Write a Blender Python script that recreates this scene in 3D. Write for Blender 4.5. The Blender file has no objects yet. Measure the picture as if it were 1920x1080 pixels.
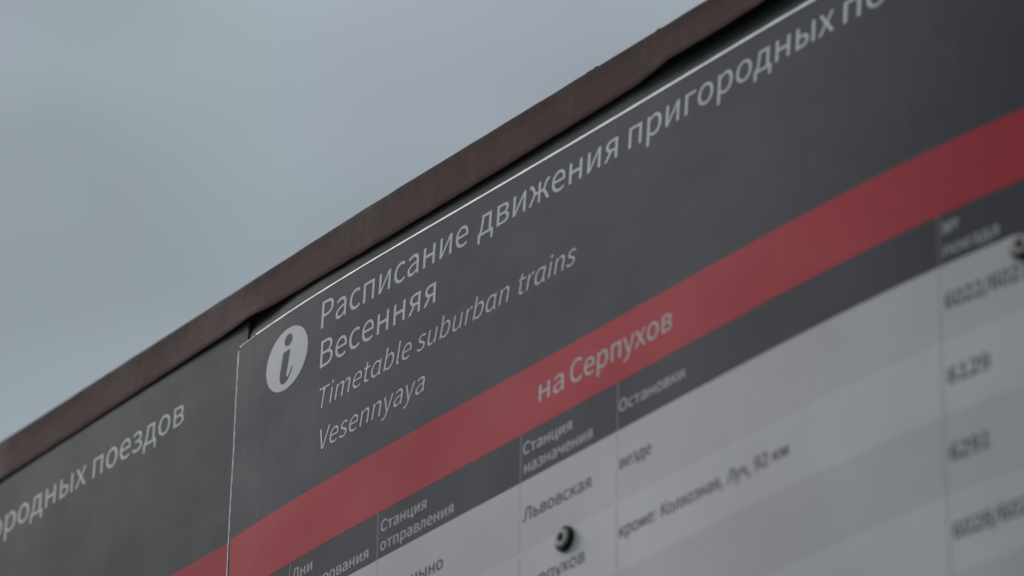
import bpy, math, random
from mathutils import Vector, Matrix

scene = bpy.context.scene
COL = scene.collection
random.seed(7)

# ------------------------------------------------------------------ camera
ZB = 2.354                                   # height of the board's reference line above the platform (m)
cam_data = bpy.data.cameras.new('camera')
cam = bpy.data.objects.new('camera', cam_data)
COL.objects.link(cam)
scene.camera = cam
cd = Vector((-0.67519145, 0.55310775, 0.48804541))
cr = Vector((0.6410311, 0.76732156, 0.01722631))
cu = Vector((0.36495976, -0.32448335, 0.87264823))
M = Matrix((( cr.x, cu.x, -cd.x), (cr.y, cu.y, -cd.y), (cr.z, cu.z, -cd.z))).to_4x4()
M.translation = Vector((1.18158504, -0.96793856, -0.85407947 + ZB))
cam.matrix_world = M
cam_data.sensor_width = 36.0
cam_data.lens = 7568.709 / 1920 * 36.0
cam_data.clip_start = 0.05
cam_data.clip_end = 3000
cam_data.dof.use_dof = True
cam_data.dof.focus_distance = 1.838
cam_data.dof.aperture_fstop = 7.8
cam_data.dof.aperture_blades = 9

# ------------------------------------------------------------------ sky and sun (overcast)
SUN_DIR = Vector((-0.78, -0.30, 0.55)).normalized()      # towards the sun behind the cloud
world = bpy.data.worlds.new('World')
scene.world = world
world.use_nodes = True
nt = world.node_tree
N, L = nt.nodes, nt.links
N.clear()
out = N.new('ShaderNodeOutputWorld')
bg = N.new('ShaderNodeBackground'); bg.inputs['Strength'].default_value = 0.1
sky = N.new('ShaderNodeTexSky'); sky.sky_type = 'NISHITA'; sky.sun_disc = False
sky.sun_elevation = math.asin(SUN_DIR.z)
sky.sun_rotation = math.atan2(SUN_DIR.x, SUN_DIR.y)
sky.air_density = 1.0; sky.dust_density = 4.0
tc = N.new('ShaderNodeTexCoord')
sep = N.new('ShaderNodeSeparateXYZ'); L.new(tc.outputs['Generated'], sep.inputs[0])
mr = N.new('ShaderNodeMapRange')                          # overcast sky: brighter towards the zenith
mr.inputs['From Min'].default_value = 0.0; mr.inputs['From Max'].default_value = 1.0
mr.inputs['To Min'].default_value = 2.75; mr.inputs['To Max'].default_value = 5.3
L.new(sep.outputs['Z'], mr.inputs['Value'])
noi = N.new('ShaderNodeTexNoise'); noi.inputs['Scale'].default_value = 6.5; noi.inputs['Detail'].default_value = 2.5
noi.inputs['Roughness'].default_value = 0.45
mp = N.new('ShaderNodeMapping'); mp.inputs['Scale'].default_value = (1, 1, 2.0)
mp.inputs['Location'].default_value = (4.9, 0.1, 0.0)
L.new(tc.outputs['Generated'], mp.inputs[0]); L.new(mp.outputs[0], noi.inputs['Vector'])
nr = N.new('ShaderNodeMapRange')
nr.inputs['From Min'].default_value = 0.35; nr.inputs['From Max'].default_value = 0.65
nr.inputs['To Min'].default_value = 0.82; nr.inputs['To Max'].default_value = 1.10
L.new(noi.outputs['Fac'], nr.inputs['Value'])
mu = N.new('ShaderNodeMath'); mu.operation = 'MULTIPLY'
L.new(mr.outputs[0], mu.inputs[0]); L.new(nr.outputs[0], mu.inputs[1])
tint = N.new('ShaderNodeVectorMath'); tint.operation = 'SCALE'
hn = N.new('ShaderNodeTexNoise'); hn.inputs['Scale'].default_value = 9.0; hn.inputs['Detail'].default_value = 2.0
hm = N.new('ShaderNodeMapping'); hm.inputs['Location'].default_value = (2.0, 0.4, 1.0)
L.new(tc.outputs['Generated'], hm.inputs[0]); L.new(hm.outputs[0], hn.inputs['Vector'])
hr = N.new('ShaderNodeMapRange'); hr.inputs['From Min'].default_value = 0.38; hr.inputs['From Max'].default_value = 0.62
L.new(hn.outputs['Fac'], hr.inputs['Value'])
hx = N.new('ShaderNodeMix'); hx.data_type = 'RGBA'                # cloud hue drifts between cyan grey and lavender grey
hx.inputs['A'].default_value = (0.86, 0.99, 1.08, 1); hx.inputs['B'].default_value = (0.88, 0.98, 1.11, 1)
L.new(hr.outputs[0], hx.inputs['Factor']); L.new(hx.outputs['Result'], tint.inputs[0])
L.new(mu.outputs[0], tint.inputs['Scale'])
mix = N.new('ShaderNodeMix'); mix.data_type = 'RGBA'; mix.inputs['Factor'].default_value = 0.92
L.new(sky.outputs[0], mix.inputs['A']); L.new(tint.outputs[0], mix.inputs['B'])
L.new(mix.outputs['Result'], bg.inputs['Color']); L.new(bg.outputs[0], out.inputs['Surface'])

sun_data = bpy.data.lights.new('sun', 'SUN')
sun_data.energy = 1.4; sun_data.angle = math.radians(22); sun_data.color = (1.0, 0.965, 0.94)
sun = bpy.data.objects.new('sun', sun_data); COL.objects.link(sun)
sun.location = (0, 0, 8)
sun.rotation_euler = SUN_DIR.to_track_quat('Z', 'Y').to_euler()

scene.view_settings.view_transform = 'Standard'
scene.view_settings.look = 'None'
scene.view_settings.exposure = 0.0
scene.view_settings.gamma = 1.0
scene.view_settings.use_curve_mapping = False

# ------------------------------------------------------------------ glyph outlines (cap height = 1000)
GLYPHS = {
    ',': '379|102 -259 -10 24 123 52 302 26 0 -131 0 91 196 172 66 0 -50 0 102 85 0 54 0 -55 194 -3 -49 0 5 1 209 -1 -5 -1 -2 -82 72 -186 85 37 10 -24',
    '/': '535|15 -244 136 442 30 0 106 -244 -30 0 136 442 514 1083 -136 -442 -30 0 424 1083 30 0 -136 -442',
    '0': '757|379 -18 -191 0 190 0 690 503 0 -349 0 347 379 1018 190 0 -191 0 68 503 0 347 0 -349|379 83 113 0 -113 0 188 503 0 -293 0 292 379 920 -113 0 113 0 570 503 0 292 0 -293',
    '1': '757|120 0 0 35 183 0 668 0 -182 0 0 35 668 104 0 -35 -66 0 468 104 67 0 0 298 468 1000 0 -299 -32 0 372 1000 32 0 -54 -31 165 929 89 16 0 -26 165 850 0 26 60 0 344 850 -60 0 0 -249 344 104 0 248 -75 0 120 104 75 0 0 -35',
    '2': '757|60 0 0 25 210 0 689 0 -210 0 0 36 689 108 0 -36 -92 0 412 108 92 0 -50 0 248 98 52 4 235 223 641 724 0 -200 0 178 349 1018 179 0 -127 0 55 872 80 88 24 -24 127 801 -24 23 56 67 334 917 -82 0 124 0 518 719 0 115 0 -172 60 74 314 274 0 -25',
    '6': '757|411 -18 -191 0 155 0 698 307 0 -194 0 210 420 621 169 0 -78 0 194 501 61 75 5 309 452 915 -140 0 60 0 610 839 -38 46 23 25 681 915 -24 -25 -56 60 446 1018 104 0 -194 0 76 477 0 392 0 -330|196 401 14 -207 66 93 400 528 -62 0 121 0 580 307 0 135 0 -136 411 80 95 0 -126 0',
    '7': '757|270 0 18 379 43 0 400 0 -43 0 16 392 693 925 -235 -300 0 25 693 1000 0 -25 -209 0 67 1000 209 0 0 -35 67 894 0 35 162 0 553 894 -162 0 -197 -273',
    '8': '757|382 -18 -186 0 187 0 694 240 0 -145 0 138 527 503 87 -50 0 3 527 510 0 -2 58 47 659 752 0 -105 0 154 385 1015 170 0 -156 0 111 761 0 152 0 -105 246 531 -73 50 0 -2 246 525 0 2 -92 -49 63 248 0 134 0 -154|450 543 67 60 -118 46 224 761 0 -118 0 97 383 922 -92 0 107 0 553 745 0 99 0 -74|383 75 116 0 -120 0 173 259 0 -106 0 96 311 486 -80 -52 142 -58 576 244 0 135 0 -99',
    '9': '757|321 -18 -110 0 187 0 683 543 0 -405 0 318 347 1018 192 0 -156 0 60 693 0 195 0 -206 336 379 -167 0 83 0 566 501 -61 -74 -9 -310 317 86 128 0 -66 0 147 162 44 -47 -22 -26 79 85 23 26 56 -59|565 606 -14 206 -67 -96 356 472 67 0 -119 0 177 693 0 -134 0 138 348 921 -97 0 127 0',
    ':': '379|190 532 -51 0 49 0 280 628 0 -58 0 55 190 723 49 0 -51 0 100 628 0 55 0 -58|190 -18 -51 0 49 0 280 76 0 -56 0 58 190 172 49 0 -51 0 100 76 0 58 0 -56',
    'T': '817|345 0 0 298 42 0 472 0 -42 0 0 298 472 894 0 -298 101 0 775 894 -101 0 0 35 775 1000 0 -35 -244 0 42 1000 244 0 0 -35 42 894 0 35 101 0 345 894 -101 0 0 -298',
    'V': '784|321 0 -107 333 48 0 467 0 -49 0 106 333 784 1000 -106 -333 -42 0 656 1000 43 0 -53 -181 495 458 54 181 -34 -117 398 128 39 118 -1 0 393 128 2 0 -37 118 296 458 34 -117 -54 181 134 1000 54 -181 -44 0 1 1000 44 0 107 -333',
    'a': '768|296 -18 -124 0 91 0 542 89 -71 -59 1 0 546 89 -2 0 3 -30 557 0 -4 30 34 0 659 0 -34 0 0 152 659 456 0 -152 0 184 402 760 182 0 -120 0 112 663 67 44 16 -29 160 577 -16 29 58 40 382 656 -86 0 121 0 535 469 0 96 -315 -35 80 192 0 161 0 -133|332 83 70 0 -74 0 201 201 0 -85 0 95 535 386 -250 -29 0 -69 535 180 0 69 -73 -64',
    'b': '843|452 -18 -69 0 169 0 774 382 0 -254 0 229 479 760 191 0 -83 0 246 656 68 58 1 44 251 789 -2 -45 0 99 251 1086 0 -99 -42 0 126 1086 41 0 0 -362 126 0 0 362 33 0 225 0 -33 0 4 25 236 76 -4 -25 2 0 241 76 -1 0 65 -58|431 87 123 0 -49 0 251 164 64 -58 0 130 251 554 0 -130 70 65 447 655 -61 0 142 0 644 381 0 165 0 -183',
    'e': '756|426 -18 -198 0 99 0 668 57 -64 -42 -14 28 625 141 14 -28 -56 -37 439 82 73 0 -140 0 194 341 8 -158 166 0 693 341 -166 0 3 19 698 412 0 -27 0 211 402 760 190 0 -169 0 71 370 0 241 0 -244|192 430 133 0 15 147 405 660 -105 0 116 0 589 430 0 150 -132 0',
    'i': '375|126 0 0 247 41 0 251 0 -42 0 0 247 251 741 0 -247 -42 0 126 741 41 0 0 -247|188 894 -49 0 49 0 271 977 0 -51 0 48 188 1057 49 0 -49 0 106 977 0 48 0 -51',
    'l': '387|256 -18 -92 0 35 0 329 -7 -18 -5 -6 32 311 89 6 -32 -14 -3 285 86 7 0 -19 0 251 139 0 -38 0 316 251 1086 0 -316 -42 0 126 1086 41 0 0 -313 126 147 0 313 0 -105',
    'm': '1263|126 0 0 247 41 0 251 0 -42 0 0 179 251 538 0 -180 67 76 437 651 -56 0 94 0 574 453 0 139 0 -151 574 0 0 151 42 0 698 0 -41 0 0 179 698 538 0 -180 70 76 885 651 -57 0 95 0 1023 453 0 139 0 -151 1023 0 0 151 42 0 1147 0 -41 0 0 156 1147 469 0 -156 0 189 924 760 151 0 -92 0 678 618 78 83 -30 87 473 760 115 0 -88 0 243 633 65 71 -1 0 240 633 1 0 -4 36 228 741 4 -36 -34 0 126 741 34 0 0 -247',
    'n': '832|126 0 0 247 41 0 251 0 -42 0 0 179 251 538 0 -180 74 75 453 651 -76 0 98 0 593 453 0 139 0 -151 593 0 0 151 42 0 718 0 -42 0 0 156 718 469 0 -156 0 189 491 760 156 0 -101 0 243 633 69 71 -1 0 240 633 1 0 -4 36 228 741 4 -36 -34 0 126 741 34 0 0 -247',
    'r': '529|126 0 0 247 41 0 251 0 -42 0 0 159 251 476 0 -159 49 126 437 648 -62 0 31 0 509 636 -25 8 8 36 532 744 -8 -36 -23 12 453 760 33 0 -82 0 243 606 52 94 -1 0 240 606 1 0 -4 45 228 741 4 -45 -34 0 126 741 34 0 0 -247',
    's': '638|319 -18 -105 0 175 0 588 202 0 -120 0 140 363 427 108 -41 -83 31 203 555 0 -69 0 59 341 663 -94 0 66 0 509 598 -51 36 20 25 569 675 -20 -26 -56 47 340 760 91 0 -163 0 85 550 0 117 0 -127 300 336 -104 38 82 -30 469 195 0 75 0 -64 323 79 99 0 -88 0 104 168 65 -53 -20 -28 44 85 20 27 69 -59',
    't': '514|357 -18 -156 0 47 0 495 10 -42 -14 -8 31 471 104 8 -32 -25 -11 386 83 27 0 -86 0 271 225 0 -90 0 138 271 640 0 -138 68 0 473 640 -67 0 0 33 473 741 0 -34 -67 0 271 741 68 0 0 69 271 950 0 -70 -34 0 168 950 34 0 -5 -70 154 741 5 69 -39 -2 37 734 39 2 0 -31 37 640 0 31 37 0 147 640 -36 0 0 -137 147 229 0 137 0 -149',
    'u': '828|342 -18 -156 0 101 0 587 116 -70 -81 1 0 591 116 -2 0 3 -39 600 0 -3 39 35 0 704 0 -35 0 0 247 704 741 0 -247 -41 0 580 741 41 0 0 -175 580 216 0 175 -71 -88 379 90 77 0 -98 0 240 286 0 -137 0 152 240 741 0 -152 -42 0 115 741 41 0 0 -157 115 271 0 157 0 -189',
    'y': '711|138 -319 -34 0 147 0 415 -63 -52 -144 93 268 693 741 -93 -268 -40 0 572 741 40 0 -45 -137 438 330 44 137 -19 -67 378 120 19 68 -2 0 371 120 2 0 -26 70 297 330 24 -65 -50 137 147 741 50 -137 -43 0 18 741 43 0 99 -248 315 -1 -99 247 -5 -19 299 -57 5 18 -32 -92 132 -217 84 0 -20 0 75 -205 15 -5 -8 -33 50 -304 9 33 24 -10',
    'В': '896|138 0 0 333 106 0 456 0 -106 0 223 0 835 293 0 -196 0 137 632 532 118 -23 0 2 632 539 0 -2 94 30 778 756 0 -100 0 176 434 1000 202 0 -99 0 138 1000 98 0 0 -333|263 576 50 0 0 108 263 900 0 -108 52 0 417 900 -51 0 157 0 653 739 0 118 0 -102 412 576 172 0 -50 0|263 101 59 0 0 125 263 477 0 -125 59 0 438 477 -58 0 176 0 711 297 0 125 0 -135 438 101 172 0 -58 0',
    'Д': '971|164 0 0 -95 215 0 809 0 -215 0 0 -95 809 -286 0 95 36 0 918 -286 -36 0 5 105 933 31 -5 -106 0 26 933 108 0 -26 -37 0 821 108 38 0 0 297 821 1000 0 -297 -168 0 317 1000 168 0 -36 -214 225 467 38 199 -50 -265 86 108 41 16 -16 0 40 108 15 0 0 -26 40 31 0 26 4 -106 53 -286 -4 105 37 0 164 -286 -37 0 0 95|228 108 155 0 43 63 340 446 -31 -169 31 171 413 894 -30 -171 94 0 694 894 -93 0 0 -262 694 108 0 262 -155 0',
    'К': '884|138 0 0 333 42 0 263 0 -42 0 0 158 263 475 0 -158 58 0 435 475 -57 0 103 -158 744 0 -103 158 45 0 880 0 -46 0 -115 177 535 532 115 -177 44 80 668 771 -44 -80 61 110 799 898 -45 0 10 0 835 894 -14 4 7 38 857 1010 -8 -39 -15 5 801 1018 20 0 -89 0 577 832 85 154 -47 -84 437 578 46 85 -58 0 263 578 58 0 0 141 263 1000 0 -141 -42 0 138 1000 42 0 0 -333',
    'Л': '960|86 -18 -31 0 119 0 326 357 -58 -305 34 179 423 894 -34 -183 91 0 697 894 -91 0 0 -298 697 0 0 298 42 0 824 0 -42 0 0 333 824 1000 0 -333 -167 0 323 1000 167 0 -38 -220 209 371 42 209 -48 -236 70 102 51 0 -17 0 26 112 15 -6 -9 -39 0 -4 9 39 27 -11',
    'О': '1012|506 -18 -251 0 251 0 933 503 0 -320 0 321 506 1018 251 0 -251 0 79 503 0 321 0 -320|506 93 180 0 -180 0 209 503 0 -249 0 250 506 907 -180 0 180 0 804 503 0 250 0 -249',
    'Р': '864|138 0 0 333 42 0 263 0 -42 0 0 133 263 398 0 -132 55 0 428 398 -55 0 220 0 797 707 0 -212 0 218 423 1000 224 0 -95 0 138 1000 95 0 0 -333|263 501 50 0 0 132 263 898 0 -133 48 0 407 898 -48 0 176 0 671 707 0 146 0 -144 412 501 176 0 -50 0',
    'С': '870|514 -18 -249 0 130 0 821 126 -79 -92 -23 26 752 206 23 -27 -64 -71 520 93 95 0 -191 0 209 503 0 -252 0 250 524 907 -188 0 86 0 729 813 -54 56 22 27 797 895 -23 -27 -58 64 523 1018 121 0 -254 0 79 499 0 324 0 -324',
    'Ц': '980|816 -286 0 95 37 0 926 -286 -37 0 4 105 939 31 -4 -106 0 26 939 108 0 -26 -37 0 828 108 37 0 0 297 828 1000 0 -297 -42 0 701 1000 43 0 0 -297 701 108 0 297 -146 0 263 108 146 0 0 297 263 1000 0 -297 -42 0 138 1000 42 0 0 -333 138 0 0 333 226 0 816 0 -226 0 0 -95',
    'а': '768|296 -18 -124 0 91 0 542 89 -71 -59 1 0 546 89 -2 0 3 -30 557 0 -4 30 34 0 659 0 -34 0 0 152 659 456 0 -152 0 184 402 760 182 0 -120 0 112 663 67 44 16 -29 160 577 -16 29 58 40 382 656 -86 0 121 0 535 469 0 96 -315 -35 80 192 0 161 0 -133|332 83 70 0 -74 0 201 201 0 -85 0 95 535 386 -250 -29 0 -69 535 180 0 69 -73 -64',
    'в': '774|126 0 0 247 99 0 423 0 -99 0 170 0 715 211 0 -147 0 107 559 389 85 -19 0 2 559 394 0 -2 77 23 682 553 0 -82 0 135 409 741 164 0 -94 0 126 741 94 0 0 -247|248 430 47 0 0 74 248 652 0 -74 50 0 397 652 -50 0 116 0 561 542 0 69 0 -69 389 430 123 0 -47 0|248 89 54 0 0 84 248 341 0 -84 51 0 401 341 -51 0 126 0 592 220 0 75 0 -84 408 89 124 0 -53 0',
    'г': '626|126 0 0 247 41 0 251 0 -42 0 0 213 251 640 0 -213 112 0 587 640 -112 0 0 33 587 741 0 -34 -154 0 126 741 153 0 0 -247',
    'д': '810|150 0 0 -87 169 0 656 0 -169 0 0 -87 656 -262 0 87 36 0 764 -262 -36 0 4 95 776 23 -4 -95 0 26 776 101 0 -26 -36 0 668 101 36 0 0 213 668 741 0 -213 -152 0 210 741 153 0 -13 -110 171 412 13 110 -30 -239 65 101 43 23 -11 0 30 101 12 0 0 -26 30 23 0 26 4 -95 42 -262 -4 95 36 0 150 -262 -36 0 0 87|198 101 115 0 35 52 280 389 -17 -148 9 83 308 640 -9 -84 79 0 544 640 -78 0 0 -180 544 101 0 180 -115 0',
    'е': '756|426 -18 -198 0 99 0 668 57 -64 -42 -14 28 625 141 14 -28 -56 -37 439 82 73 0 -140 0 194 341 8 -158 166 0 693 341 -166 0 3 19 698 412 0 -27 0 211 402 760 190 0 -169 0 71 370 0 241 0 -244|192 430 133 0 15 147 405 660 -105 0 116 0 589 430 0 150 -132 0',
    'ж': '1037|20 0 78 129 45 0 154 0 -44 0 62 111 341 334 -62 -111 41 0 462 334 -40 0 0 -111 462 0 0 111 38 0 574 0 -37 0 0 111 574 334 0 -111 41 0 696 334 -41 0 62 -111 881 0 -62 111 45 0 1016 0 -45 0 -77 129 783 387 78 -129 20 50 843 538 -20 -51 34 85 950 638 -39 0 10 0 974 634 -9 3 7 39 996 752 -7 -39 -11 5 952 760 17 0 -79 0 759 602 53 125 -23 -56 692 435 22 56 -39 0 574 435 39 0 0 102 574 741 0 -102 -37 0 462 741 38 0 0 -102 462 435 0 102 -39 0 345 435 39 0 -22 56 278 602 23 -56 -53 125 85 760 79 0 -17 0 40 752 12 5 7 -39 63 634 -8 39 9 3 87 638 -11 0 39 0 194 538 -34 85 20 -51 254 387 -20 50 -78 -129',
    'з': '696|337 -18 -104 0 158 0 634 205 0 -138 0 105 480 387 88 -20 0 3 480 394 0 -2 79 30 603 559 0 -72 0 135 334 760 143 0 -108 0 75 677 70 52 17 -28 126 595 -17 27 60 42 327 660 -86 0 92 0 482 547 0 75 0 -72 304 430 119 0 -28 0 218 430 29 0 0 -30 218 341 0 30 34 0 321 341 -35 0 122 0 510 216 0 83 0 -84 326 82 102 0 -75 0 111 156 66 -55 -19 -27 56 75 18 27 87 -70',
    'и': '861|126 0 0 247 38 0 241 0 -38 0 94 141 523 424 -94 -141 27 45 621 584 -29 -46 2 0 628 584 -3 0 -7 -97 614 310 0 79 0 -104 614 0 0 103 40 0 735 0 -40 0 0 247 735 741 0 -247 -38 0 619 741 39 0 -93 -142 338 317 94 141 -27 -46 240 158 29 45 -2 0 235 158 1 0 5 96 247 431 0 -78 0 103 247 741 0 -103 -41 0 126 741 40 0 0 -247',
    'к': '759|126 0 0 247 41 0 251 0 -42 0 0 111 251 334 0 -111 48 0 396 334 -49 0 69 -111 603 0 -69 111 45 0 738 0 -45 0 -84 130 487 389 84 -130 21 49 551 538 -21 -50 37 88 658 638 -40 0 10 0 682 634 -8 3 7 39 704 752 -7 -39 -11 5 660 760 17 0 -80 0 467 602 58 133 -25 -56 393 435 24 56 -47 0 251 435 47 0 0 102 251 741 0 -102 -42 0 126 741 41 0 0 -247',
    'л': '809|83 -18 -28 0 108 0 278 228 -21 -164 18 138 327 640 -16 -137 77 0 558 640 -77 0 0 -213 558 0 0 213 42 0 683 0 -41 0 0 247 683 741 0 -247 -151 0 229 741 152 0 -19 -160 172 259 18 161 -12 -109 72 102 54 0 -13 0 38 108 11 -3 -8 -38 15 -7 8 38 22 -7',
    'м': '965|126 0 0 247 37 0 237 0 -37 0 0 111 237 334 0 -111 0 66 224 589 4 -76 2 0 229 589 -2 0 22 -57 297 415 -21 54 49 -115 442 70 -48 115 27 0 524 70 -27 0 47 115 666 415 -48 -115 22 54 735 589 -21 -58 2 0 741 589 -2 0 -6 -76 727 334 0 66 0 -111 727 0 0 111 38 0 840 0 -37 0 0 247 840 741 0 -247 -47 0 697 741 48 0 -47 -116 555 393 48 116 -19 -63 488 213 24 58 -2 0 482 213 2 0 -21 58 415 393 22 -63 -49 116 269 741 48 -116 -48 0 126 741 47 0 0 -247',
    'н': '858|126 0 0 247 41 0 251 0 -42 0 0 110 251 330 0 -110 119 0 607 330 -119 0 0 -110 607 0 0 110 41 0 731 0 -41 0 0 247 731 741 0 -247 -41 0 607 741 41 0 0 -101 607 439 0 101 -119 0 251 439 119 0 0 101 251 741 0 -101 -42 0 126 741 41 0 0 -247',
    'о': '827|413 -18 -181 0 182 0 756 370 0 -246 0 247 413 760 182 0 -181 0 71 370 0 247 0 -246|413 86 129 0 -128 0 199 370 0 -171 0 170 413 655 -128 0 129 0 629 370 0 170 0 -171',
    'п': '843|126 0 0 247 41 0 251 0 -42 0 0 213 251 640 0 -213 114 0 593 640 -114 0 0 -213 593 0 0 213 42 0 718 0 -42 0 0 247 718 741 0 -247 -198 0 126 741 197 0 0 -247',
    'р': '846|126 -312 0 351 41 0 251 -312 -42 0 0 83 251 -61 0 -84 -1 43 247 68 1 -43 67 -56 452 -18 -67 0 169 0 774 382 0 -254 0 229 479 760 191 0 -86 0 243 655 67 56 -1 0 240 655 1 0 -4 28 228 741 4 -29 -34 0 126 741 34 0 0 -351|431 87 123 0 -49 0 251 164 66 -58 0 130 251 554 0 -130 71 65 447 655 -61 0 142 0 644 381 0 165 0 -183',
    'с': '696|417 -18 -196 0 89 0 658 75 -67 -57 -19 28 603 160 18 -29 -46 -41 428 86 69 0 -136 0 199 370 0 -171 0 170 432 655 -135 0 58 0 580 591 -42 38 21 27 643 673 -21 -28 -52 46 427 760 97 0 -191 0 71 370 0 247 0 -246',
    'т': '701|288 0 0 213 41 0 412 0 -41 0 0 213 412 640 0 -213 83 0 662 640 -84 0 0 33 662 741 0 -34 -208 0 40 741 207 0 0 -34 40 640 0 33 82 0 288 640 -83 0 0 -213',
    'у': '711|138 -319 -34 0 147 0 415 -63 -52 -144 93 268 693 741 -93 -268 -40 0 572 741 40 0 -45 -137 438 330 44 137 -19 -67 378 120 19 68 -2 0 371 120 2 0 -26 70 297 330 24 -65 -50 137 147 741 50 -137 -43 0 18 741 43 0 99 -248 315 -1 -99 247 -5 -19 299 -57 5 18 -32 -92 132 -217 84 0 -20 0 75 -205 15 -5 -8 -33 50 -304 9 33 24 -10',
    'х': '679|20 0 82 129 44 0 151 0 -43 0 34 58 251 173 -33 -57 26 45 326 306 -26 -43 2 0 333 306 -2 0 29 -43 413 173 -24 45 37 -57 523 0 -37 58 45 0 659 0 -46 0 -81 125 415 374 81 -125 75 122 640 741 -75 -123 -43 0 510 741 43 0 -30 -54 419 578 30 55 -23 -42 353 454 22 43 -2 0 347 454 2 0 -25 43 274 578 22 -42 -33 55 175 741 33 -54 -45 0 40 741 45 0 75 -118 265 386 -75 118 -82 -129',
    'ц': '844|696 -262 0 87 35 0 802 -262 -35 0 4 95 814 23 -4 -95 0 26 814 101 0 -26 -35 0 707 101 36 0 0 213 707 741 0 -213 -42 0 583 741 41 0 0 -213 583 101 0 213 -111 0 251 101 111 0 0 213 251 741 0 -213 -42 0 126 741 41 0 0 -247 126 0 0 247 190 0 696 0 -190 0 0 -87',
    'ч': '780|531 0 0 98 41 0 655 0 -42 0 0 247 655 741 0 -247 -42 0 531 741 41 0 0 -115 531 396 0 115 -44 -10 411 382 43 0 -137 0 214 538 0 -110 0 67 214 741 0 -68 -41 0 91 741 41 0 0 -68 91 538 0 67 0 -183 385 280 -187 0 68 0 531 295 -52 -10 0 -99',
    'ы': '1027|126 0 0 247 76 0 355 0 -77 0 176 0 649 236 0 -164 0 161 355 468 176 0 -35 0 251 468 35 0 0 91 251 741 0 -91 -42 0 126 741 41 0 0 -247|251 100 30 0 0 90 251 371 0 -90 30 0 341 371 -30 0 127 0 528 236 0 93 0 -94 341 100 127 0 -30 0|778 0 0 247 41 0 902 0 -42 0 0 247 902 741 0 -247 -42 0 778 741 41 0 0 -247',
    'ь': '748|126 0 0 247 88 0 390 0 -88 0 176 0 685 236 0 -164 0 161 390 468 176 0 -46 0 251 468 46 0 0 91 251 741 0 -91 -42 0 126 741 41 0 0 -247|251 100 42 0 0 90 251 371 0 -90 42 0 377 371 -42 0 125 0 562 236 0 93 0 -94 377 100 125 0 -42 0',
    'я': '783|417 383 39 0 -117 0 231 518 0 -87 0 88 417 645 -117 0 39 0 533 645 -38 0 0 -87 533 383 0 88 -38 0|49 0 76 103 47 0 190 0 -47 0 68 98 394 293 -68 -97 1 0 397 293 -1 0 45 0 533 293 -45 0 0 -97 533 0 0 98 42 0 658 0 -42 0 0 247 658 741 0 -247 -88 0 396 741 87 0 -165 0 106 521 0 164 0 -116 276 310 -96 28 -76 -104',
    '№': '1360|139 -18 -19 0 81 0 256 131 0 -100 0 81 256 374 0 -81 0 144 240 825 14 -193 2 0 246 825 -2 0 28 -66 332 628 -29 65 85 -211 602 0 -92 209 46 0 741 0 -47 0 0 275 741 824 0 -275 0 49 793 887 -36 0 -4 33 783 985 3 -33 -15 4 744 990 17 0 -81 0 628 840 0 101 0 -80 628 599 0 80 0 -146 644 147 -14 194 -2 0 638 147 2 0 -28 67 553 347 28 -67 -88 208 282 973 92 -209 -46 0 143 973 47 0 0 -275 143 149 0 274 0 -49 90 86 36 0 4 -33 101 -12 -4 32 14 -4|1106 420 -126 0 127 0 1338 666 0 -156 0 158 1106 913 127 0 -126 0 872 666 0 158 0 -156|1106 505 80 0 -80 0 974 666 0 -101 0 103 1106 829 -80 0 80 0 1237 666 0 103 0 -101|913 229 0 25 128 0 1299 229 -129 0 0 25 1299 304 0 -25 -129 0 913 304 128 0 0 -25',
    'ɑ': '853|378 -18 -186 0 93 0 606 90 -56 -57 1 0 610 90 -2 0 12 -79 727 -18 -65 0 29 0 794 -7 -18 -5 -5 32 778 89 5 -32 -14 -3 753 86 7 0 -19 0 720 139 0 -38 0 201 720 741 0 -201 -33 0 619 741 34 0 -3 -24 608 668 4 25 0 0 606 668 1 0 -66 61 396 760 83 0 -172 0 72 370 0 240 0 -247|405 87 68 0 -129 0 201 371 0 -179 0 169 415 655 -119 0 61 0 595 577 -62 56 0 -130 595 188 0 130 -62 -68',
}
SPACE = 0.3056

# ------------------------------------------------------------------ surfaces, in millimetres: u along the board, v up, w away from the viewer
TH = -0.00667
def interp(tab, x):
    if x <= tab[0][0]: return tab[0][1]
    for (a, b), (c, d) in zip(tab, tab[1:]):
        if x <= c: return b + (d - b) * (x - a) / (c - a)
    return tab[-1][1]

def bow_poly(U, V):
    return (-2.2942*U - 4.5024*U*U - 6.0692*U**3 + 7.3402*U*V + 4.5819*V
            - 3.3402*U*U*V + 4.1919*V*V + 17.5132*U**4)
def bow(u, v):                                # how far the sheet is bowed out of true
    U, V = u/300.0, v/150.0
    Uc, Vc = max(-0.75, min(1.06, U)), max(-1.75, min(0.62, V))
    w = bow_poly(Uc, Vc); e = 1e-3
    if U != Uc: w += (U-Uc) * (bow_poly(Uc+e, Vc)-bow_poly(Uc-e, Vc))/(2*e)
    if V != Vc: w += (V-Vc) * (bow_poly(Uc, Vc+e)-bow_poly(Uc, Vc-e))/(2*e) * math.exp(-abs(V-Vc)*0.6)
    return w
C0, S0 = math.cos(TH), math.sin(TH)
def RIGHT(u, v, w=0.0):
    return Vector(((u*C0 - v*S0)/1000, (bow(u, v)+w)/1000, (u*S0 + v*C0)/1000 + ZB))
def LEFT(u, v, w=0.0):
    b = bow(-213, v) + 1.0 + 3.5*((max(u, -520)/300.0)**2 - 0.504)
    return Vector((u/1000, (b+w)/1000, v/1000 + ZB))
def rail_w(u):
    x = max(-90.0-max(u, -520.0), 0.0)
    return 2.5 + (x*x/120*0.0285 if x < 60 else (x-30)*0.0285)
def RAIL(u, v, w=0.0):
    return Vector((u/1000, (rail_w(u)+w)/1000, v/1000 + ZB))

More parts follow.
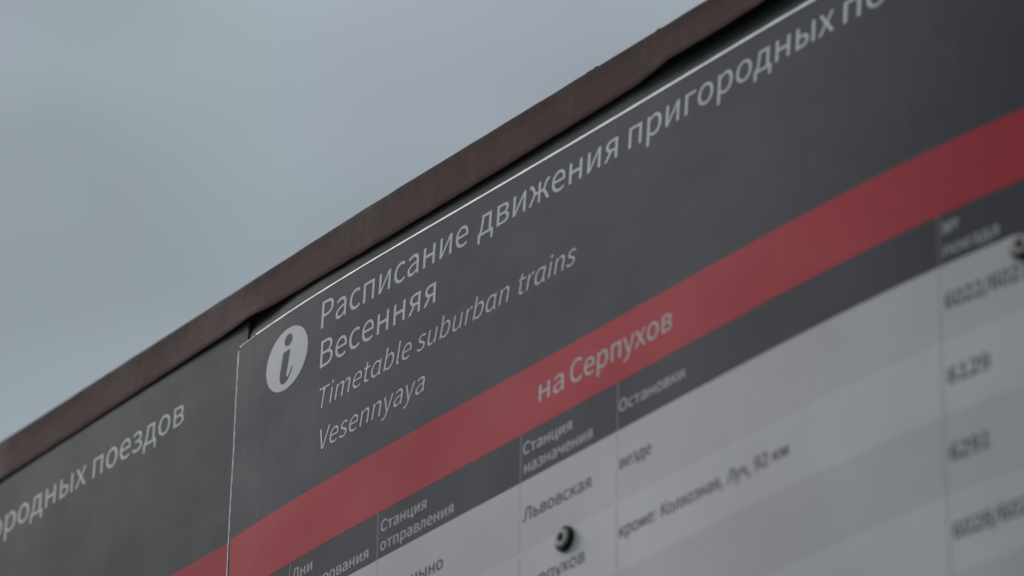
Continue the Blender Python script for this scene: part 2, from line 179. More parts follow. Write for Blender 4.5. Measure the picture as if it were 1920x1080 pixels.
# ------------------------------------------------------------------ helpers
def link(name, me, mat, parent=None):
    o = bpy.data.objects.new(name, me)
    COL.objects.link(o)
    if mat: me.materials.append(mat)
    if parent: o.parent = parent
    return o
def thing(name, label, cat, group=None):
    o = bpy.data.objects.new(name, None); COL.objects.link(o)
    o.empty_display_size = 0.05
    o['label'] = label; o['category'] = cat
    if group: o['group'] = group
    return o
def mesh(name, verts, faces, smooth=False):
    me = bpy.data.meshes.new(name)
    me.from_pydata([tuple(v) for v in verts], [], faces)
    me.validate(); me.update()
    if smooth: me.polygons.foreach_set('use_smooth', [True]*len(me.polygons))
    return me
def frange(a, b, step):
    n = max(1, int(math.ceil(abs(b-a)/step)))
    return [a + (b-a)*i/n for i in range(n+1)]
def sheet(name, surf, u0, u1, v0, v1, w, mat, parent, step=12.0):
    """open skin following a surface; v0 (bottom) / v1 (top) may be functions of u"""
    f0 = v0 if callable(v0) else (lambda u: v0)
    f1 = v1 if callable(v1) else (lambda u: v1)
    us = frange(u0, u1, step); nv = max(1, int(math.ceil(abs(f1(u0)-f0(u0))/24.0)))
    V = []; F = []
    for u in us:
        a, b = f0(u), f1(u)
        for j in range(nv+1): V.append(surf(u, a+(b-a)*j/nv, w))
    n = nv+1
    for i in range(len(us)-1):
        for j in range(nv): F.append((i*n+j, (i+1)*n+j, (i+1)*n+j+1, i*n+j+1))
    return link(name, mesh(name, V, F, True), mat, parent)
def slab(name, surf, u0, u1, v0, v1, wf, wb, mat, parent, step=12.0, vstep=24.0):
    """solid plate between depths wf (front) and wb (back)"""
    f0 = v0 if callable(v0) else (lambda u: v0)
    f1 = v1 if callable(v1) else (lambda u: v1)
    us = frange(u0, u1, step); nv = max(1, int(math.ceil(abs(f1(u0)-f0(u0))/vstep)))
    V = []; F = []
    n = nv+1; m = len(us)
    for w in (wf, wb):
        for u in us:
            a, b = f0(u), f1(u)
            for j in range(n): V.append(surf(u, a+(b-a)*j/nv, w))
    def I(s, i, j): return s*m*n + i*n + j
    for i in range(m-1):
        for j in range(nv):
            F.append((I(0,i,j), I(0,i+1,j), I(0,i+1,j+1), I(0,i,j+1)))
            F.append((I(1,i,j+1), I(1,i+1,j+1), I(1,i+1,j), I(1,i,j)))
        F.append((I(0,i,nv), I(0,i+1,nv), I(1,i+1,nv), I(1,i,nv)))
        F.append((I(0,i+1,0), I(0,i,0), I(1,i,0), I(1,i+1,0)))
    for j in range(nv):
        F.append((I(0,0,j+1), I(1,0,j+1), I(1,0,j), I(0,0,j)))
        F.append((I(0,m-1,j), I(1,m-1,j), I(1,m-1,j+1), I(0,m-1,j+1)))
    return link(name, mesh(name, V, F), mat, parent)
def box(name, x0, x1, y0, y1, z0, z1, mat, parent):
    V = [(x, y, z) for x in (x0, x1) for y in (y0, y1) for z in (z0, z1)]
    F = [(0,1,3,2), (4,6,7,5), (0,4,5,1), (2,3,7,6), (0,2,6,4), (1,5,7,3)]
    return link(name, mesh(name, V, F), mat, parent)

# ------------------------------------------------------------------ materials
def principled(name, rgb, rough=0.5, spec=0.5, metal=0.0):
    m = bpy.data.materials.new(name); m.use_nodes = True
    b = m.node_tree.nodes['Principled BSDF']
    b.inputs['Base Color'].default_value = (*rgb, 1)
    b.inputs['Roughness'].default_value = rough
    b.inputs['Specular IOR Level'].default_value = spec
    b.inputs['Metallic'].default_value = metal
    return m
def noise(nt, scale, detail=4, rough=0.55, stretch=(1, 1, 1), seed=0.0):
    tc = nt.nodes.new('ShaderNodeTexCoord'); mp = nt.nodes.new('ShaderNodeMapping')
    mp.inputs['Scale'].default_value = stretch
    mp.inputs['Location'].default_value = (seed, seed*0.7, seed*1.3)
    n = nt.nodes.new('ShaderNodeTexNoise')
    n.inputs['Scale'].default_value = scale; n.inputs['Detail'].default_value = detail
    n.inputs['Roughness'].default_value = rough
    nt.links.new(tc.outputs['Object'], mp.inputs[0]); nt.links.new(mp.outputs[0], n.inputs['Vector'])
    return n
def remap(nt, src, a, b, c, d):
    r = nt.nodes.new('ShaderNodeMapRange')
    for k, v in zip(('From Min', 'From Max', 'To Min', 'To Max'), (a, b, c, d)): r.inputs[k].default_value = v
    nt.links.new(src, r.inputs['Value']); return r.outputs[0]
def mixc(nt, fac, A, B):
    m = nt.nodes.new('ShaderNodeMix'); m.data_type = 'RGBA'
    for key, val in (('A', A), ('B', B)):
        if isinstance(val, tuple): m.inputs[key].default_value = (*val, 1)
        else: nt.links.new(val, m.inputs[key])
    if isinstance(fac, float): m.inputs['Factor'].default_value = fac
    else: nt.links.new(fac, m.inputs['Factor'])
    return m.outputs['Result']
def film(name, rgb, rough=0.55, spec=0.05, dirt=0.5, bump=0.015):
    """weathered printed film: faint blotches, run marks, tiny specks and scuffs"""
    m = principled(name, rgb, rough, spec); t = m.node_tree; b = t.nodes['Principled BSDF']
    lo = tuple(c*0.90 for c in rgb); hi = tuple(min(1, c*1.07+0.003) for c in rgb)
    n1 = noise(t, 9, 5, 0.6, seed=1.1)
    col = mixc(t, remap(t, n1.outputs['Fac'], 0.35, 0.68, 0, 1), lo, hi)
    n2 = noise(t, 60, 3, 0.6, (1, 1, 0.12), seed=4.2)             # run marks
    dusty = tuple(c*0.6+0.055 for c in rgb)
    col = mixc(t, remap(t, n2.outputs['Fac'], 0.55, 0.85, 0, 0.45*dirt), col, dusty)
    n3 = noise(t, 420, 2, 0.5, seed=7.7)                            # specks
    col = mixc(t, remap(t, n3.outputs['Fac'], 0.735, 0.765, 0, 0.75*dirt), col, tuple(c*0.35 for c in rgb))
    n5 = noise(t, 330, 2, 0.5, (1, 1, 1), seed=2.9)
    col = mixc(t, remap(t, n5.outputs['Fac'], 0.745, 0.775, 0, 0.5*dirt), col, tuple(c*0.5+0.12 for c in rgb))
    n6 = noise(t, 1400, 2, 0.6, seed=5.0)                           # print grain
    col = mixc(t, remap(t, n6.outputs['Fac'], 0.3, 0.7, 0, 0.10), col, tuple(c*0.6 for c in rgb))
    t.links.new(col, b.inputs['Base Color'])
    n4 = noise(t, 25, 4, 0.6, seed=9.3)
    t.links.new(remap(t, n4.outputs['Fac'], 0.3, 0.7, rough-0.03, rough+0.04), b.inputs['Roughness'])
    bp = t.nodes.new('ShaderNodeBump'); bp.inputs['Strength'].default_value = bump; bp.inputs['Distance'].default_value = 0.0002
    n7 = noise(t, 900, 3, 0.6, seed=3.3)
    t.links.new(n7.outputs['Fac'], bp.inputs['Height']); t.links.new(bp.outputs[0], b.inputs['Normal'])
    return m

GREY = film('grey_film', (0.084, 0.088, 0.106))
GREY_OLD = film('grey_film_older', (0.087, 0.096, 0.106), dirt=0.9)
GREY_BACK = film('grey_backing', (0.066, 0.076, 0.075), dirt=0.8)
RED = film('red_film', (0.53, 0.056, 0.073), dirt=0.35)
HEAD = film('header_film', (0.078, 0.080, 0.096), dirt=0.5)
ROWA = film('row_film_darker', (0.62, 0.62, 0.64), rough=0.5, dirt=0.15)
ROWB = film('row_film_lighter', (0.69, 0.69, 0.705), rough=0.5, dirt=0.15)
WHITE = film('white_lettering', (0.68, 0.69, 0.69), rough=0.5, dirt=0.25)
WHITE_DIM = film('white_lettering_small', (0.52, 0.53, 0.54), rough=0.5, dirt=0.1)
INK = film('dark_lettering', (0.045, 0.047, 0.052), rough=0.5, dirt=0.0)
LINE = film('column_line_film', (0.21, 0.213, 0.222), rough=0.5, dirt=0.0)
LINE_ROW = film('column_line_grey', (0.51, 0.51, 0.54), rough=0.5, dirt=0.0)
EDGE = film('white_plastic_edge', (0.90, 0.91, 0.91), rough=0.4, spec=0.5, dirt=0.3)
BLACK = principled('dark_steel', (0.012, 0.012, 0.012), 0.7, 0.3)
RUBBER = principled('black_rubber', (0.012, 0.012, 0.011), 0.7, 0.2)

def paint_brown():
    m = principled('brown_painted_steel', (0.09, 0.06, 0.055), 0.6, 0.03); t = m.node_tree; b = t.nodes['Principled BSDF']
    n1 = noise(t, 22, 6, 0.65, (1, 1, 0.7), seed=0.4)
    col = mixc(t, remap(t, n1.outputs['Fac'], 0.33, 0.67, 0, 1), (0.070, 0.038, 0.037), (0.130, 0.074, 0.071))
    n2 = noise(t, 70, 5, 0.7, (1, 1, 0.35), seed=2.0)              # chalky runs
    col = mixc(t, remap(t, n2.outputs['Fac'], 0.48, 0.72, 0, 0.6), col, (0.155, 0.092, 0.084))
    n3 = noise(t, 160, 4, 0.7, seed=6.0)                            # rust freckles
    col = mixc(t, remap(t, n3.outputs['Fac'], 0.62, 0.72, 0, 0.6), col, (0.11, 0.040, 0.018))
    n4 = noise(t, 300, 2, 0.5, seed=8.0)                            # chips to bare primer
    col = mixc(t, remap(t, n4.outputs['Fac'], 0.745, 0.76, 0, 0.85), col, (0.02, 0.014, 0.012))
    # greenish grime that settles in a band along the folded top edge
    tc = t.nodes.new('ShaderNodeTexCoord'); sp = t.nodes.new('ShaderNodeSeparateXYZ')
    t.links.new(tc.outputs['Object'], sp.inputs[0])
    n5 = noise(t, 40, 5, 0.7, (1, 1, 0.5), seed=5.5)
    ad = t.nodes.new('ShaderNodeMath'); ad.operation = 'MULTIPLY_ADD'; ad.inputs[1].default_value = 0.012
    t.links.new(n5.outputs['Fac'], ad.inputs[0]); t.links.new(sp.outputs['Z'], ad.inputs[2])
    g = remap(t, ad.outputs[0], ZB+0.0870, ZB+0.0960, 0, 0.8)
    col = mixc(t, g, col, (0.045, 0.038, 0.034))
    t.links.new(col, b.inputs['Base Color'])
    t.links.new(remap(t, n1.outputs['Fac'], 0.3, 0.7, 0.5, 0.7), b.inputs['Roughness'])
    bp = t.nodes.new('ShaderNodeBump'); bp.inputs['Strength'].default_value = 0.35; bp.inputs['Distance'].default_value = 0.0006
    t.links.new(n3.outputs['Fac'], bp.inputs['Height']); t.links.new(bp.outputs[0], b.inputs['Normal'])
    return m
BROWN = paint_brown()

# ------------------------------------------------------------------ platform
def asphalt():
    m = principled('platform_asphalt', (0.06, 0.06, 0.062), 0.85, 0.3); t = m.node_tree; b = t.nodes['Principled BSDF']
    n1 = noise(t, 1.2, 5, 0.6); n2 = noise(t, 90, 3, 0.6)
    col = mixc(t, remap(t, n1.outputs['Fac'], 0.3, 0.7, 0, 1), (0.05, 0.05, 0.052), (0.085, 0.083, 0.08))
    col = mixc(t, remap(t, n2.outputs['Fac'], 0.45, 0.7, 0, 0.4), col, (0.13, 0.125, 0.12))
    t.links.new(col, b.inputs['Base Color']); return m
g = link('platform', mesh('platform', [(-400, -400, 0), (400, -400, 0), (400, 400, 0), (-400, 400, 0)], [(0, 1, 2, 3)]), asphalt())
g['kind'] = 'structure'

# ------------------------------------------------------------------ steel frame with its bent top rail
frame = thing('sign_frame', 'brown painted steel frame whose dented top rail runs above both timetable boards', 'frame')
U0, U1 = -880.0, 520.0
TOPV = [(-880, 98.0), (-429, 92.6), (-390, 92.1), (-348, 91.9), (-300, 91.5), (-271, 91.2), (-228, 90.9), (-163, 90.4), (-131, 90.1),
        (-65, 90.1), (-42, 90.0), (10, 89.9), (43, 89.8), (81, 89.6), (111, 89.6), (520, 89.6)]
BOTV = [(-880, 70.0), (-425, 68.2), (-345, 68.2), (-269, 68.7), (-227, 68.8), (-214, 69.0), (-205, 69.6), (-196, 68.9), (-188, 68.3), (-162, 67.6), (-128, 66.5),
        (-95, 66.0), (-64, 66.0), (-4, 66.1), (10, 66.4), (67, 66.8), (81, 67.2), (91, 68.8), (100, 70.1), (113, 69.9), (135, 69.7),
        (159, 70.6), (200, 70.6), (260, 68.6), (320, 66.4), (520, 66.2)]
# how far the lower lip is sprung forward where the steel is dented
LIPW = [(-880, 0), (-232, 0), (-205, -0.7), (-195, -1.1), (-182, -0.2), (-150, 0), (60, 0), (86, -0.1), (104, -0.5), (140, -0.4), (170, -0.5),
        (230, -0.2), (300, 0), (520, 0)]
def rail_profile(u):
    t, bt = interp(TOPV, u)+0.62, interp(BOTV, u)+0.62
    t += 0.12*math.sin(u*0.21) * math.sin(u*0.047)
    bt += 0.10*math.sin(u*0.33+1) * math.sin(u*0.071)
    lp = interp(LIPW, u); r = 1.6
    P = []
    P.append((bt, 0.6+lp))                                   # inner edge of the lip
    P.append((bt-0.05, 0.15+lp))
    P.append((bt+0.35, -0.05+lp))
    P.append((bt+3.5, 0.0+lp*0.6))
    P.append((bt+8.0, 0.0+lp*0.15))
    P.append((t-4.0, 0.05))
    for k in range(7):                                        # rolled top edge
        a = math.radians(90*k/6)
        P.append((t-r+r*math.sin(a), r-r*math.cos(a)))
    P.append((t, 34.0)); P.append((t-1.3, 34.0)); P.append((t-1.3, 1.4)); P.append((bt+8.0, 0.75+lp*0.15)); P.append((bt+1.0, 0.65+lp))
    return P
us = frange(U0, -460, 30) + frange(-455, 330, 2.5) + frange(340, U1, 30)
V = []; F = []
for u in us:
    for (v, w) in rail_profile(u): V.append(RAIL(u, v, w))
n = len(rail_profile(0))
for i in range(len(us)-1):
    for j in range(n):
        k = (j+1) % n
        F.append((i*n+j, i*n+k, (i+1)*n+k, (i+1)*n+j))
F.append(tuple(range(n))); F.append(tuple(reversed([(len(us)-1)*n+j for j in range(n)])))
rail = link('top_rail', mesh('top_rail', V, F, True), BROWN, frame)
box('rear_plate', U0/1000, U1/1000, 0.0365, 0.038, ZB-0.75, ZB+0.087, BLACK, frame)
box('bottom_rail', U0/1000, U1/1000, -0.004, 0.036, ZB-0.80, ZB-0.7505, BROWN, frame)
for x in (U0/1000-0.061, U1/1000+0.001):
    box('post', x, x+0.06, -0.012, 0.048, 0.0, ZB+0.12, BROWN, frame)

# blisters and flakes of old paint on the rail
V = []; F = []
def flake(u, v, r, h):
    n = 7; base = len(V)
    for k in range(n):
        a = 2*math.pi*k/n; q = r*(0.7+0.5*random.random())
        V.append(RAIL(u+q*math.cos(a), v+q*math.sin(a), -0.01))
    V.append(RAIL(u, v, -h))
    for k in range(n): F.append((base+k, base+(k+1) % n, base+n))
for (u, v, r) in ((54.2, 75.1, 0.55), (-18.7, 73.7, 0.35), (-235, 71.5, 0.3), (-120, 84, 0.25), (20, 70, 0.25), (-300, 86, 0.35), (96, 78, 0.3)):
    flake(u, v, r, 0.25)
for k in range(60): flake(random.uniform(-420, 170), random.uniform(69.5, 87), random.uniform(0.08, 0.2), 0.12)
fl = link('paint_flakes', mesh('paint_flakes', V, F), BLACK, rail)
fl['kind'] = 'stuff'
V = []; F = []
for (u, ln, h) in ((44, 5, 0.7), (49, 3.5, 1.0), (-55, 4, 0.45), (-52, 2.5, 0.6), (-175, 3, 0.4), (-8, 2, 0.35), (90, 3, 0.4)):
    base = len(V); n = 6
    for k in range(n+1):
        hh = 0.55*h*math.sin(math.pi*k/n)*(0.6+0.6*random.random())
        x = u+ln*k/n
        V += [RAIL(x, 89.8, 0.3), RAIL(x, 90.35+hh, 0.8), RAIL(x, 89.8, 1.6)]
    for k in range(n):
        for j in range(2): F.append((base+3*k+j, base+3*k+3+j, base+3*k+4+j, base+3*k+1+j))
fl = link('moss_tufts', mesh('moss_tufts', V, F), principled('dry_moss', (0.06, 0.065, 0.04), 0.95, 0.1), rail)
fl['kind'] = 'stuff'

# ------------------------------------------------------------------ lettering
def glyph_curve(text, S, hs, weight, shear, starts=None):
    """2D bezier outlines -> flat triangulated mesh data in (u, v) mm"""
    cu_ = bpy.data.curves.new('lettering', 'CURVE'); cu_.dimensions = '2D'; cu_.fill_mode = 'FRONT'
    cu_.resolution_u = 5; cu_.offset = weight
    x = 0.0
    for ch in text:
        if ch == ' ': x += SPACE; continue
        parts = GLYPHS[ch].split('|'); adv = int(parts[0])/1000.0
        for s in parts[1:]:
            q = list(map(int, s.split())); npt = len(q)//6
            sp = cu_.splines.new('BEZIER'); sp.bezier_points.add(npt-1); sp.use_cyclic_u = True
            for i in range(npt):
                a = q[6*i:6*i+6]; p = sp.bezier_points[i]
                px, py = a[0]/1000.0, a[1]/1000.0
                p.handle_left_type = p.handle_right_type = 'FREE'
                p.co = (px+x, py, 0)
                p.handle_left = (px+a[2]/1000.0+x, py+a[3]/1000.0, 0)
                p.handle_right = (px+a[4]/1000.0+x, py+a[5]/1000.0, 0)
        x += adv
    o = bpy.data.objects.new('lettering', cu_); COL.objects.link(o)
    dg = bpy.context.evaluated_depsgraph_get()
    me = bpy.data.meshes.new_from_object(o.evaluated_get(dg), depsgraph=dg)
    bpy.data.objects.remove(o); bpy.data.curves.remove(cu_)
    for v in me.vertices:
        v.co.x, v.co.y = (v.co.x + v.co.y*shear)*S*hs, v.co.y*S
    return me
def feature_x(text, idx, side):
    x = 0.0
    for i, ch in enumerate(text):
        if ch == ' ':
            x += SPACE; continue
        parts = GLYPHS[ch].split('|')
        if i == idx:
            xs = [int(z)/1000.0 for s in parts[1:] for z in s.split()[0::6]]
            return x + (min(xs) if side == 'l' else max(xs))
        x += int(parts[0])/1000.0
def write(text, surf, S, v, anchors, mat, parent, w=-0.06, weight=0.0, bold=0.0, shear=0.0, label=None):
    """anchors: two (character index, side, u) pairs that fix start and width of the word"""
    (i0, s0, ua), (i1, s1, ub) = anchors
    a, b = feature_x(text, i0, s0), feature_x(text, i1, s1)
    k = (ub-ua)/(b-a); hs = k/S; start = ua - a*k
    me = glyph_curve(text, S, hs, weight, shear)
    if bold:                                  # heavier weight: overprinted outlines
        import bmesh
        bm = bmesh.new(); d = bold*S
        for k_, (dx, dy) in enumerate(((-d, -d*0.5), (d, -d*0.5), (-d, d*0.5), (d, d*0.5))):
            m2 = me.copy()
            for p in m2.vertices: p.co = (p.co.x+dx, p.co.y+dy, -0.004*k_)
            bm.from_mesh(m2); bpy.data.meshes.remove(m2)
        bm.to_mesh(me); bm.free()
    for p in me.vertices:
        p.co = surf(start+p.co.x, v+p.co.y, w+p.co.z)
    me.name = 'lettering'; me.update()
    o = link('lettering', me, mat, parent)
    if label: o['label'] = label
    return o

# ------------------------------------------------------------------ left timetable board
lb = thing('timetable_board', 'left timetable board, older and flatter, its heading cut off by the picture edge', 'timetable board',
           'timetable boards in the steel frame')
panel = slab('panel', LEFT, -870, -205.9, -740, 87.5, 0.0, 1.5, GREY_OLD, lb, 20)
sheet('red_stripe', LEFT, -868, -206.0, -75.0, -43.3, -0.03, RED, panel)
sheet('header_band', LEFT, -868, -206.0, -98.0, -75.15, -0.03, HEAD, panel)
for i in range(19):
    sheet('table_row', LEFT, -868, -206.0, -98.2-32*(i+1), -98.2-32*i, -0.03 , ROWA if i % 2 == 0 else ROWB, panel, 40)
write('пригородных', LEFT, 14.3, 35.7, ((8, 'l', -379.9), (9, 'l', -366.6)), WHITE, panel)
write('поездов', LEFT, 14.4, 35.8, ((0, 'l', -336.3), (6, 'l', -265.5)), WHITE, panel)

# ------------------------------------------------------------------ right timetable board
rb = thing('timetable_board', 'right timetable board with white sheet edge, round information symbol and two screws', 'timetable board',
           'timetable boards in the steel frame')
SAG = [(-204, 2.5), (-192, 1.8), (-165, 0.3), (-140, 0), (75, 0), (105, 2.2), (150, 2.8), (260, 3.0), (500, 2)]
def BACK(u, v, w=0.0):                        # the backing's top edge is bent away from the rail in two places
    s = max(0.0, min(1.0, (v-59.5)/9.0)); s = s*s*(3-2*s)
    return RIGHT(u, v, w + interp(SAG, u)*s)
slab('backing_panel', BACK, -204.3, 500, -740, 87.0, 1.75, 3.2, GREY_BACK, rb, 8, 3.0)
VC = [(-212, 56.4), (-197, 57.3), (-153, 58.0), (-96, 58.4), (-5, 58.4), (99, 58.25), (520, 58.3)]
topv = lambda u: interp(VC, u) - 0.35
sh = slab('printed_sheet', RIGHT, -211.6, 496, -736, topv, 0.0, 1.6, GREY, rb)
def edge_strip(u0, u1, hfun, wfun):
    """bevelled bare plastic along the top edge of the sheet"""
    V = []; F = []
    us = frange(u0, u1, 4)
    for u in us:
        v = topv(u); h = hfun(u)
        V += [RIGHT(u, v-h*0.35, -0.14), RIGHT(u, v+h*0.65, -0.14+wfun(u)), RIGHT(u, v+h*0.65, 1.6), RIGHT(u, v-h*0.35-0.01, 0.2)]
    for i in range(len(us)-1):
        a, b = i*4, (i+1)*4
        for j in range(4): F.append((a+j, b+j, b+(j+1) % 4, a+(j+1) % 4))
    F.append((3, 2, 1, 0)); e = (len(us)-1)*4; F.append((e, e+1, e+2, e+3))
    return link('white_edge', mesh('white_edge', V, F), EDGE, sh)
hf = lambda u: interp([(-212, 0.55), (-160, 0.75), (-60, 1.15), (0, 1.25), (80, 1.35), (200, 1.55), (500, 1.6)], u) * (1+0.08*math.sin(u*0.35))
edge_strip(-210.9, -197.6, hf, lambda u: 0.2)
edge_strip(-196.6, 496, hf, lambda u: interp([(-197, 0.12), (-150, 0.16), (-90, 0.22), (0, 0.22), (80, 0.2), (500, 0.2)], u))
# thin bare edge down the left side
V = []; F = []
C5 = [(-740, -214.2), (-64, -213.4), (-30, -212.3), (0, -211.3), (54.6, -211.9)]
vs = frange(54.6, -739, 3.0)
for v in vs:
    u = interp(C5, v) + 0.07*math.sin(v*1.9)*math.sin(v*0.61); wd = 0.68 + 0.12*math.sin(v*0.8) + (0.12 if v > 45 else 0)
    V += [RIGHT(u-0.25, v, 1.4), RIGHT(u, v, -0.2), RIGHT(u+wd, v, -0.05)]
for i in range(len(vs)-1):
    for j in range(2): F.append((i*3+j, (i+1)*3+j, (i+1)*3+j+1, i*3+j+1))
link('white_edge', mesh('white_edge', V, F), EDGE, sh)
sheet('corner_gap', RIGHT, -211.4, -209.6, 54.8, 56.0, -0.02, BLACK, sh)

UL = -210.8; UR = 494
sheet('red_stripe', RIGHT, UL, UR, -75.9, -44.8, -0.03, RED, sh)
sheet('header_band', RIGHT, UL, UR, -98.4, -76.05, -0.03, HEAD, sh)
rows = [(-98.55, -130.9), (-130.9, -162.4), (-162.4, -194.4)] + [(-194.4-32*i, -194.4-32*(i+1)) for i in range(16)]
for i, (a, b) in enumerate(rows):
    sheet('table_row', RIGHT, UL, UR, b+0.02, a-0.02, -0.03, ROWA if i % 2 == 0 else ROWB, sh, 12 if i < 5 else 40)
for u in (-157.7, -89.9, 10.5, 74.2, 259.0):
    sheet('column_line', RIGHT, u-0.5, u+0.5, -98.4, -76.1, -0.05, LINE, sh)
    sheet('column_line', RIGHT, u-0.5, u+0.5, -735, -98.5, -0.05, LINE_ROW, sh)

# heading
T = 14.25
write('Расписание', RIGHT, T, 36.9, ((0, 'l', -141.2), (7, 'l', -65.3)), WHITE, sh)
write('движения', RIGHT, T, 36.7, ((0, 'l', -26.5), (7, 'r', 67.7)), WHITE, sh)
write('пригородных', RIGHT, T, 36.9, ((0, 'l', 74.9), (10, 'l', 192.3)), WHITE, sh)
write('поездов', RIGHT, T, 36.9, ((0, 'l', 206.7), (0, 'r', 216.4)), WHITE, sh)
write('Весенняя', RIGHT, T, 15.6, ((0, 'l', -140.1), (7, 'r', -54.6)), WHITE, sh)
SH = 0.17; TI = 10.6
write('Timetɑble', RIGHT, TI, -5.8, ((1, 'l', -131.4), (7, 'l', -81.3)), WHITE, sh, weight=-0.008, shear=SH)
write('suburbɑn', RIGHT, TI, -5.6, ((0, 'l', -66.5), (5, 'l', -26.8)), WHITE, sh, weight=-0.008, shear=SH)
write('trɑins', RIGHT, TI, -5.8, ((1, 'l', 9.9), (4, 'l', 28.6)), WHITE, sh, weight=-0.008, shear=SH)
write('Vesennyaya', RIGHT, TI, -27.4, ((4, 'l', -106.6), (9, 'r', -59.9)), WHITE, sh, weight=-0.008, shear=SH)
write('на', RIGHT, 10.9, -64.7, ((0, 'l', 21.8), (1, 'r', 38.3)), WHITE_DIM, sh, bold=0.004)
write('Серпухов', RIGHT, 10.9, -64.6, ((0, 'l', 42.6), (7, 'l', 101.7)), WHITE_DIM, sh, bold=0.004)

# column headings
B = dict(mat=WHITE_DIM, parent=sh, bold=0.022)
H = 5.5
write('Дни', RIGHT, H, -85.6, ((0, 'l', -155.6), (2, 'r', -139.7)), **B)
write('курсирования', RIGHT, H, -95.2, ((0, 'l', -155.2), (11, 'r', -96.5)), **B)
write('Станция', RIGHT, H, -86.2, ((0, 'l', -87.5), (6, 'r', -54.9)), **B)
write('отправления', RIGHT, H, -95.3, ((0, 'l', -87.6), (10, 'r', -35.5)), **B)
write('Станция', RIGHT, H, -86.1, ((0, 'l', 12.2), (6, 'r', 44.2)), **B)
write('назначения', RIGHT, H, -95.2, ((0, 'l', 13.2), (9, 'r', 57.9)), **B)
write('Остановки', RIGHT, H, -90.4, ((0, 'l', 75.3), (8, 'r', 116.3)), **B)
write('№', RIGHT, H, -85.4, ((0, 'l', 260.9), (0, 'r', 268.5)), **B)
write('поезда', RIGHT, H, -95.0, ((0, 'l', 261.3), (5, 'r', 287.6)), **B)

# table entries
D = dict(mat=INK, parent=sh, bold=0.018)
R = 6.1
write('Царицыно', RIGHT, R, -119.0, ((0, 'l', -87.3), (7, 'r', -42.2)), **D)
write('Львовская', RIGHT, R, -117.6, ((0, 'l', 12.8), (8, 'r', 57.5)), **D)
write('Серпухов', RIGHT, R, -149.7, ((0, 'l', 12.8), (7, 'r', 53.5)), **D)
write('везде', RIGHT, R*0.97, -116.8, ((0, 'l', 76.1), (4, 'r', 95.9)), **D)
write('кроме:', RIGHT, R*0.97, -147.6, ((0, 'l', 76.1), (5, 'r', 98.8)), **D)
write('Колхозная,', RIGHT, R*0.97, -147.9, ((0, 'l', 102.3), (9, 'r', 139.6)), **D)
write('Луч,', RIGHT, R*0.97, -148.2, ((0, 'l', 142.4), (3, 'r', 155.6)), **D)
write('92 км', RIGHT, R*0.97, -148.4, ((0, 'l', 158.2), (4, 'r', 177.6)), **D)
write('6022/6021', RIGHT, 6.6, -118.0, ((0, 'l', 261.6), (7, 'r', 296.6)), **D)
write('6129', RIGHT, 6.6, -149.8, ((0, 'l', 262.0), (3, 'r', 281.6)), **D)
write('6291', RIGHT, 6.6, -181.5, ((0, 'l', 261.6), (3, 'r', 280.2)), **D)
write('6028/6027', RIGHT, 6.6, -213.0, ((0, 'l', 261.4), (7, 'r', 296.4)), **D)

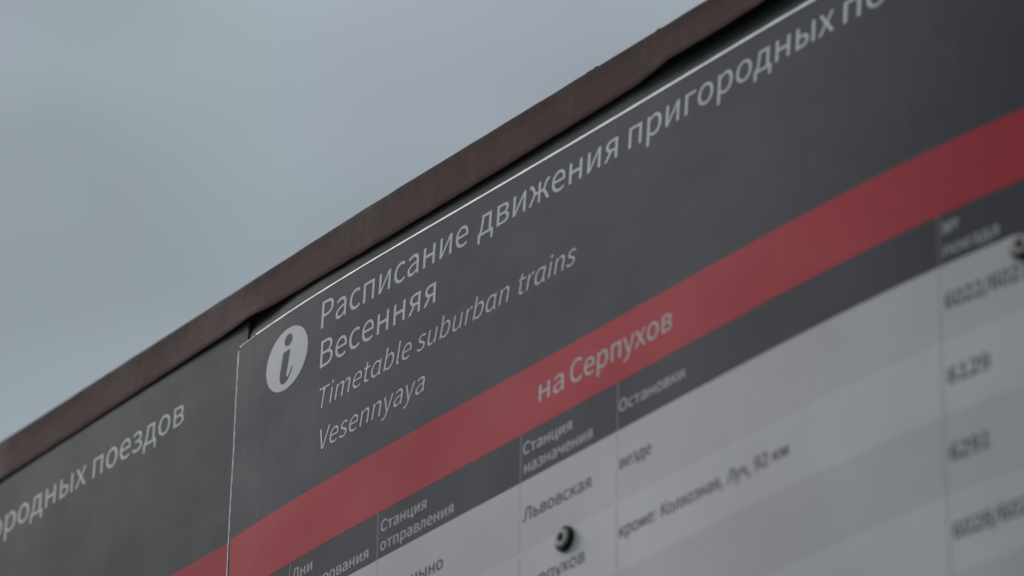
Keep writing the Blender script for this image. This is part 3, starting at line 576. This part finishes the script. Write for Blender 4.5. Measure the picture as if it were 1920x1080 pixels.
# round information symbol: pale disc with a dark italic i
cx, cy, rx, ry = -168.1, 32.3, 17.0, 16.3
V = [RIGHT(cx, cy, -0.05)]; F = []
for rr in (0.5, 1.0):
    for k in range(72):
        a = 2*math.pi*k/72; V.append(RIGHT(cx+rx*rr*math.cos(a), cy+ry*rr*math.sin(a), -0.05))
for k in range(72):
    F.append((0, 1+k, 1+(k+1) % 72)); F.append((1+k, 73+k, 73+(k+1) % 72, 1+(k+1) % 72))
disc = link('information_symbol', mesh('information_symbol', V, F), WHITE, sh)
disc['label'] = 'round pale information sign with a dark italic letter i'
V = [RIGHT(-167.5+3.25*math.cos(2*math.pi*k/32), 42.1+3.15*math.sin(2*math.pi*k/32), -0.08) for k in range(32)]
F = [tuple(range(32))]
stem = [(-171.1, 36.6), (-165.6, 36.8), (-166.4, 30.4), (-167.6, 24.6), (-167.6, 23.2), (-167.2, 22.5), (-166.5, 22.4), (-165.2, 23.5),
        (-163.3, 27.0), (-162.7, 26.4), (-163.6, 24.0), (-165.2, 21.7), (-166.9, 20.3), (-168.6, 19.6), (-170.3, 19.6), (-171.8, 20.4),
        (-172.9, 22.2), (-173.2, 24.0), (-173.1, 26.0), (-172.4, 30.3)]
n0 = len(V); V += [RIGHT(a, b, -0.08) for a, b in stem]; F.append(tuple(reversed(range(n0, n0+len(stem)))))
link('letter', mesh('letter', V, F), GREY, sh)

# ------------------------------------------------------------------ screws with rubber washers
def revolve(name, u, v, prof, mat, parent, seg=36, hexhole=False):
    V = []; F = []
    n = len(prof)
    for k in range(seg):
        a = 2*math.pi*k/seg
        for (r, w) in prof: V.append(RIGHT(u+r*math.cos(a), v+r*math.sin(a), 0) + Vector((0, w/1000, 0)))
    for k in range(seg):
        k2 = (k+1) % seg
        for j in range(n-1): F.append((k*n+j, k2*n+j, k2*n+j+1, k*n+j+1))
    V.append(RIGHT(u, v, 0)+Vector((0, prof[-1][1]/1000, 0)))
    for k in range(seg): F.append((k*n+n-1, ((k+1) % seg)*n+n-1, len(V)-1))
    return link(name, mesh(name, V, F, False), mat, parent)
SCREW = film('screw_paint', (0.50, 0.50, 0.45), rough=0.5, dirt=1.6)
SCREW_OLD = film('screw_paint_rusty', (0.50, 0.48, 0.41), rough=0.5, dirt=1.5)
for (u, v, m, lab) in ((41.3, -135.5, SCREW, 'pale screw with black rubber washer under the Lvovskaya row'),
                       (299.3, -105.0, SCREW_OLD, 'blurred rusty screw at the right picture edge')):
    s = revolve('screw', u, v, [(3.9, -1.6), (3.95, -2.0), (3.9, -2.6), (3.5, -3.0), (2.5, -3.1), (2.0, -2.95), (1.85, -1.9), (0.6, -1.7)], m, rb)
    s['label'] = lab
    revolve('washer', u, v, [(5.4, 0.0), (5.6, -0.5), (5.5, -1.3), (5.0, -1.7), (3.8, -1.8)], RUBBER, s)
    revolve('recess', u, v, [(1.83, -1.95), (1.0, -1.98)], BLACK, s)
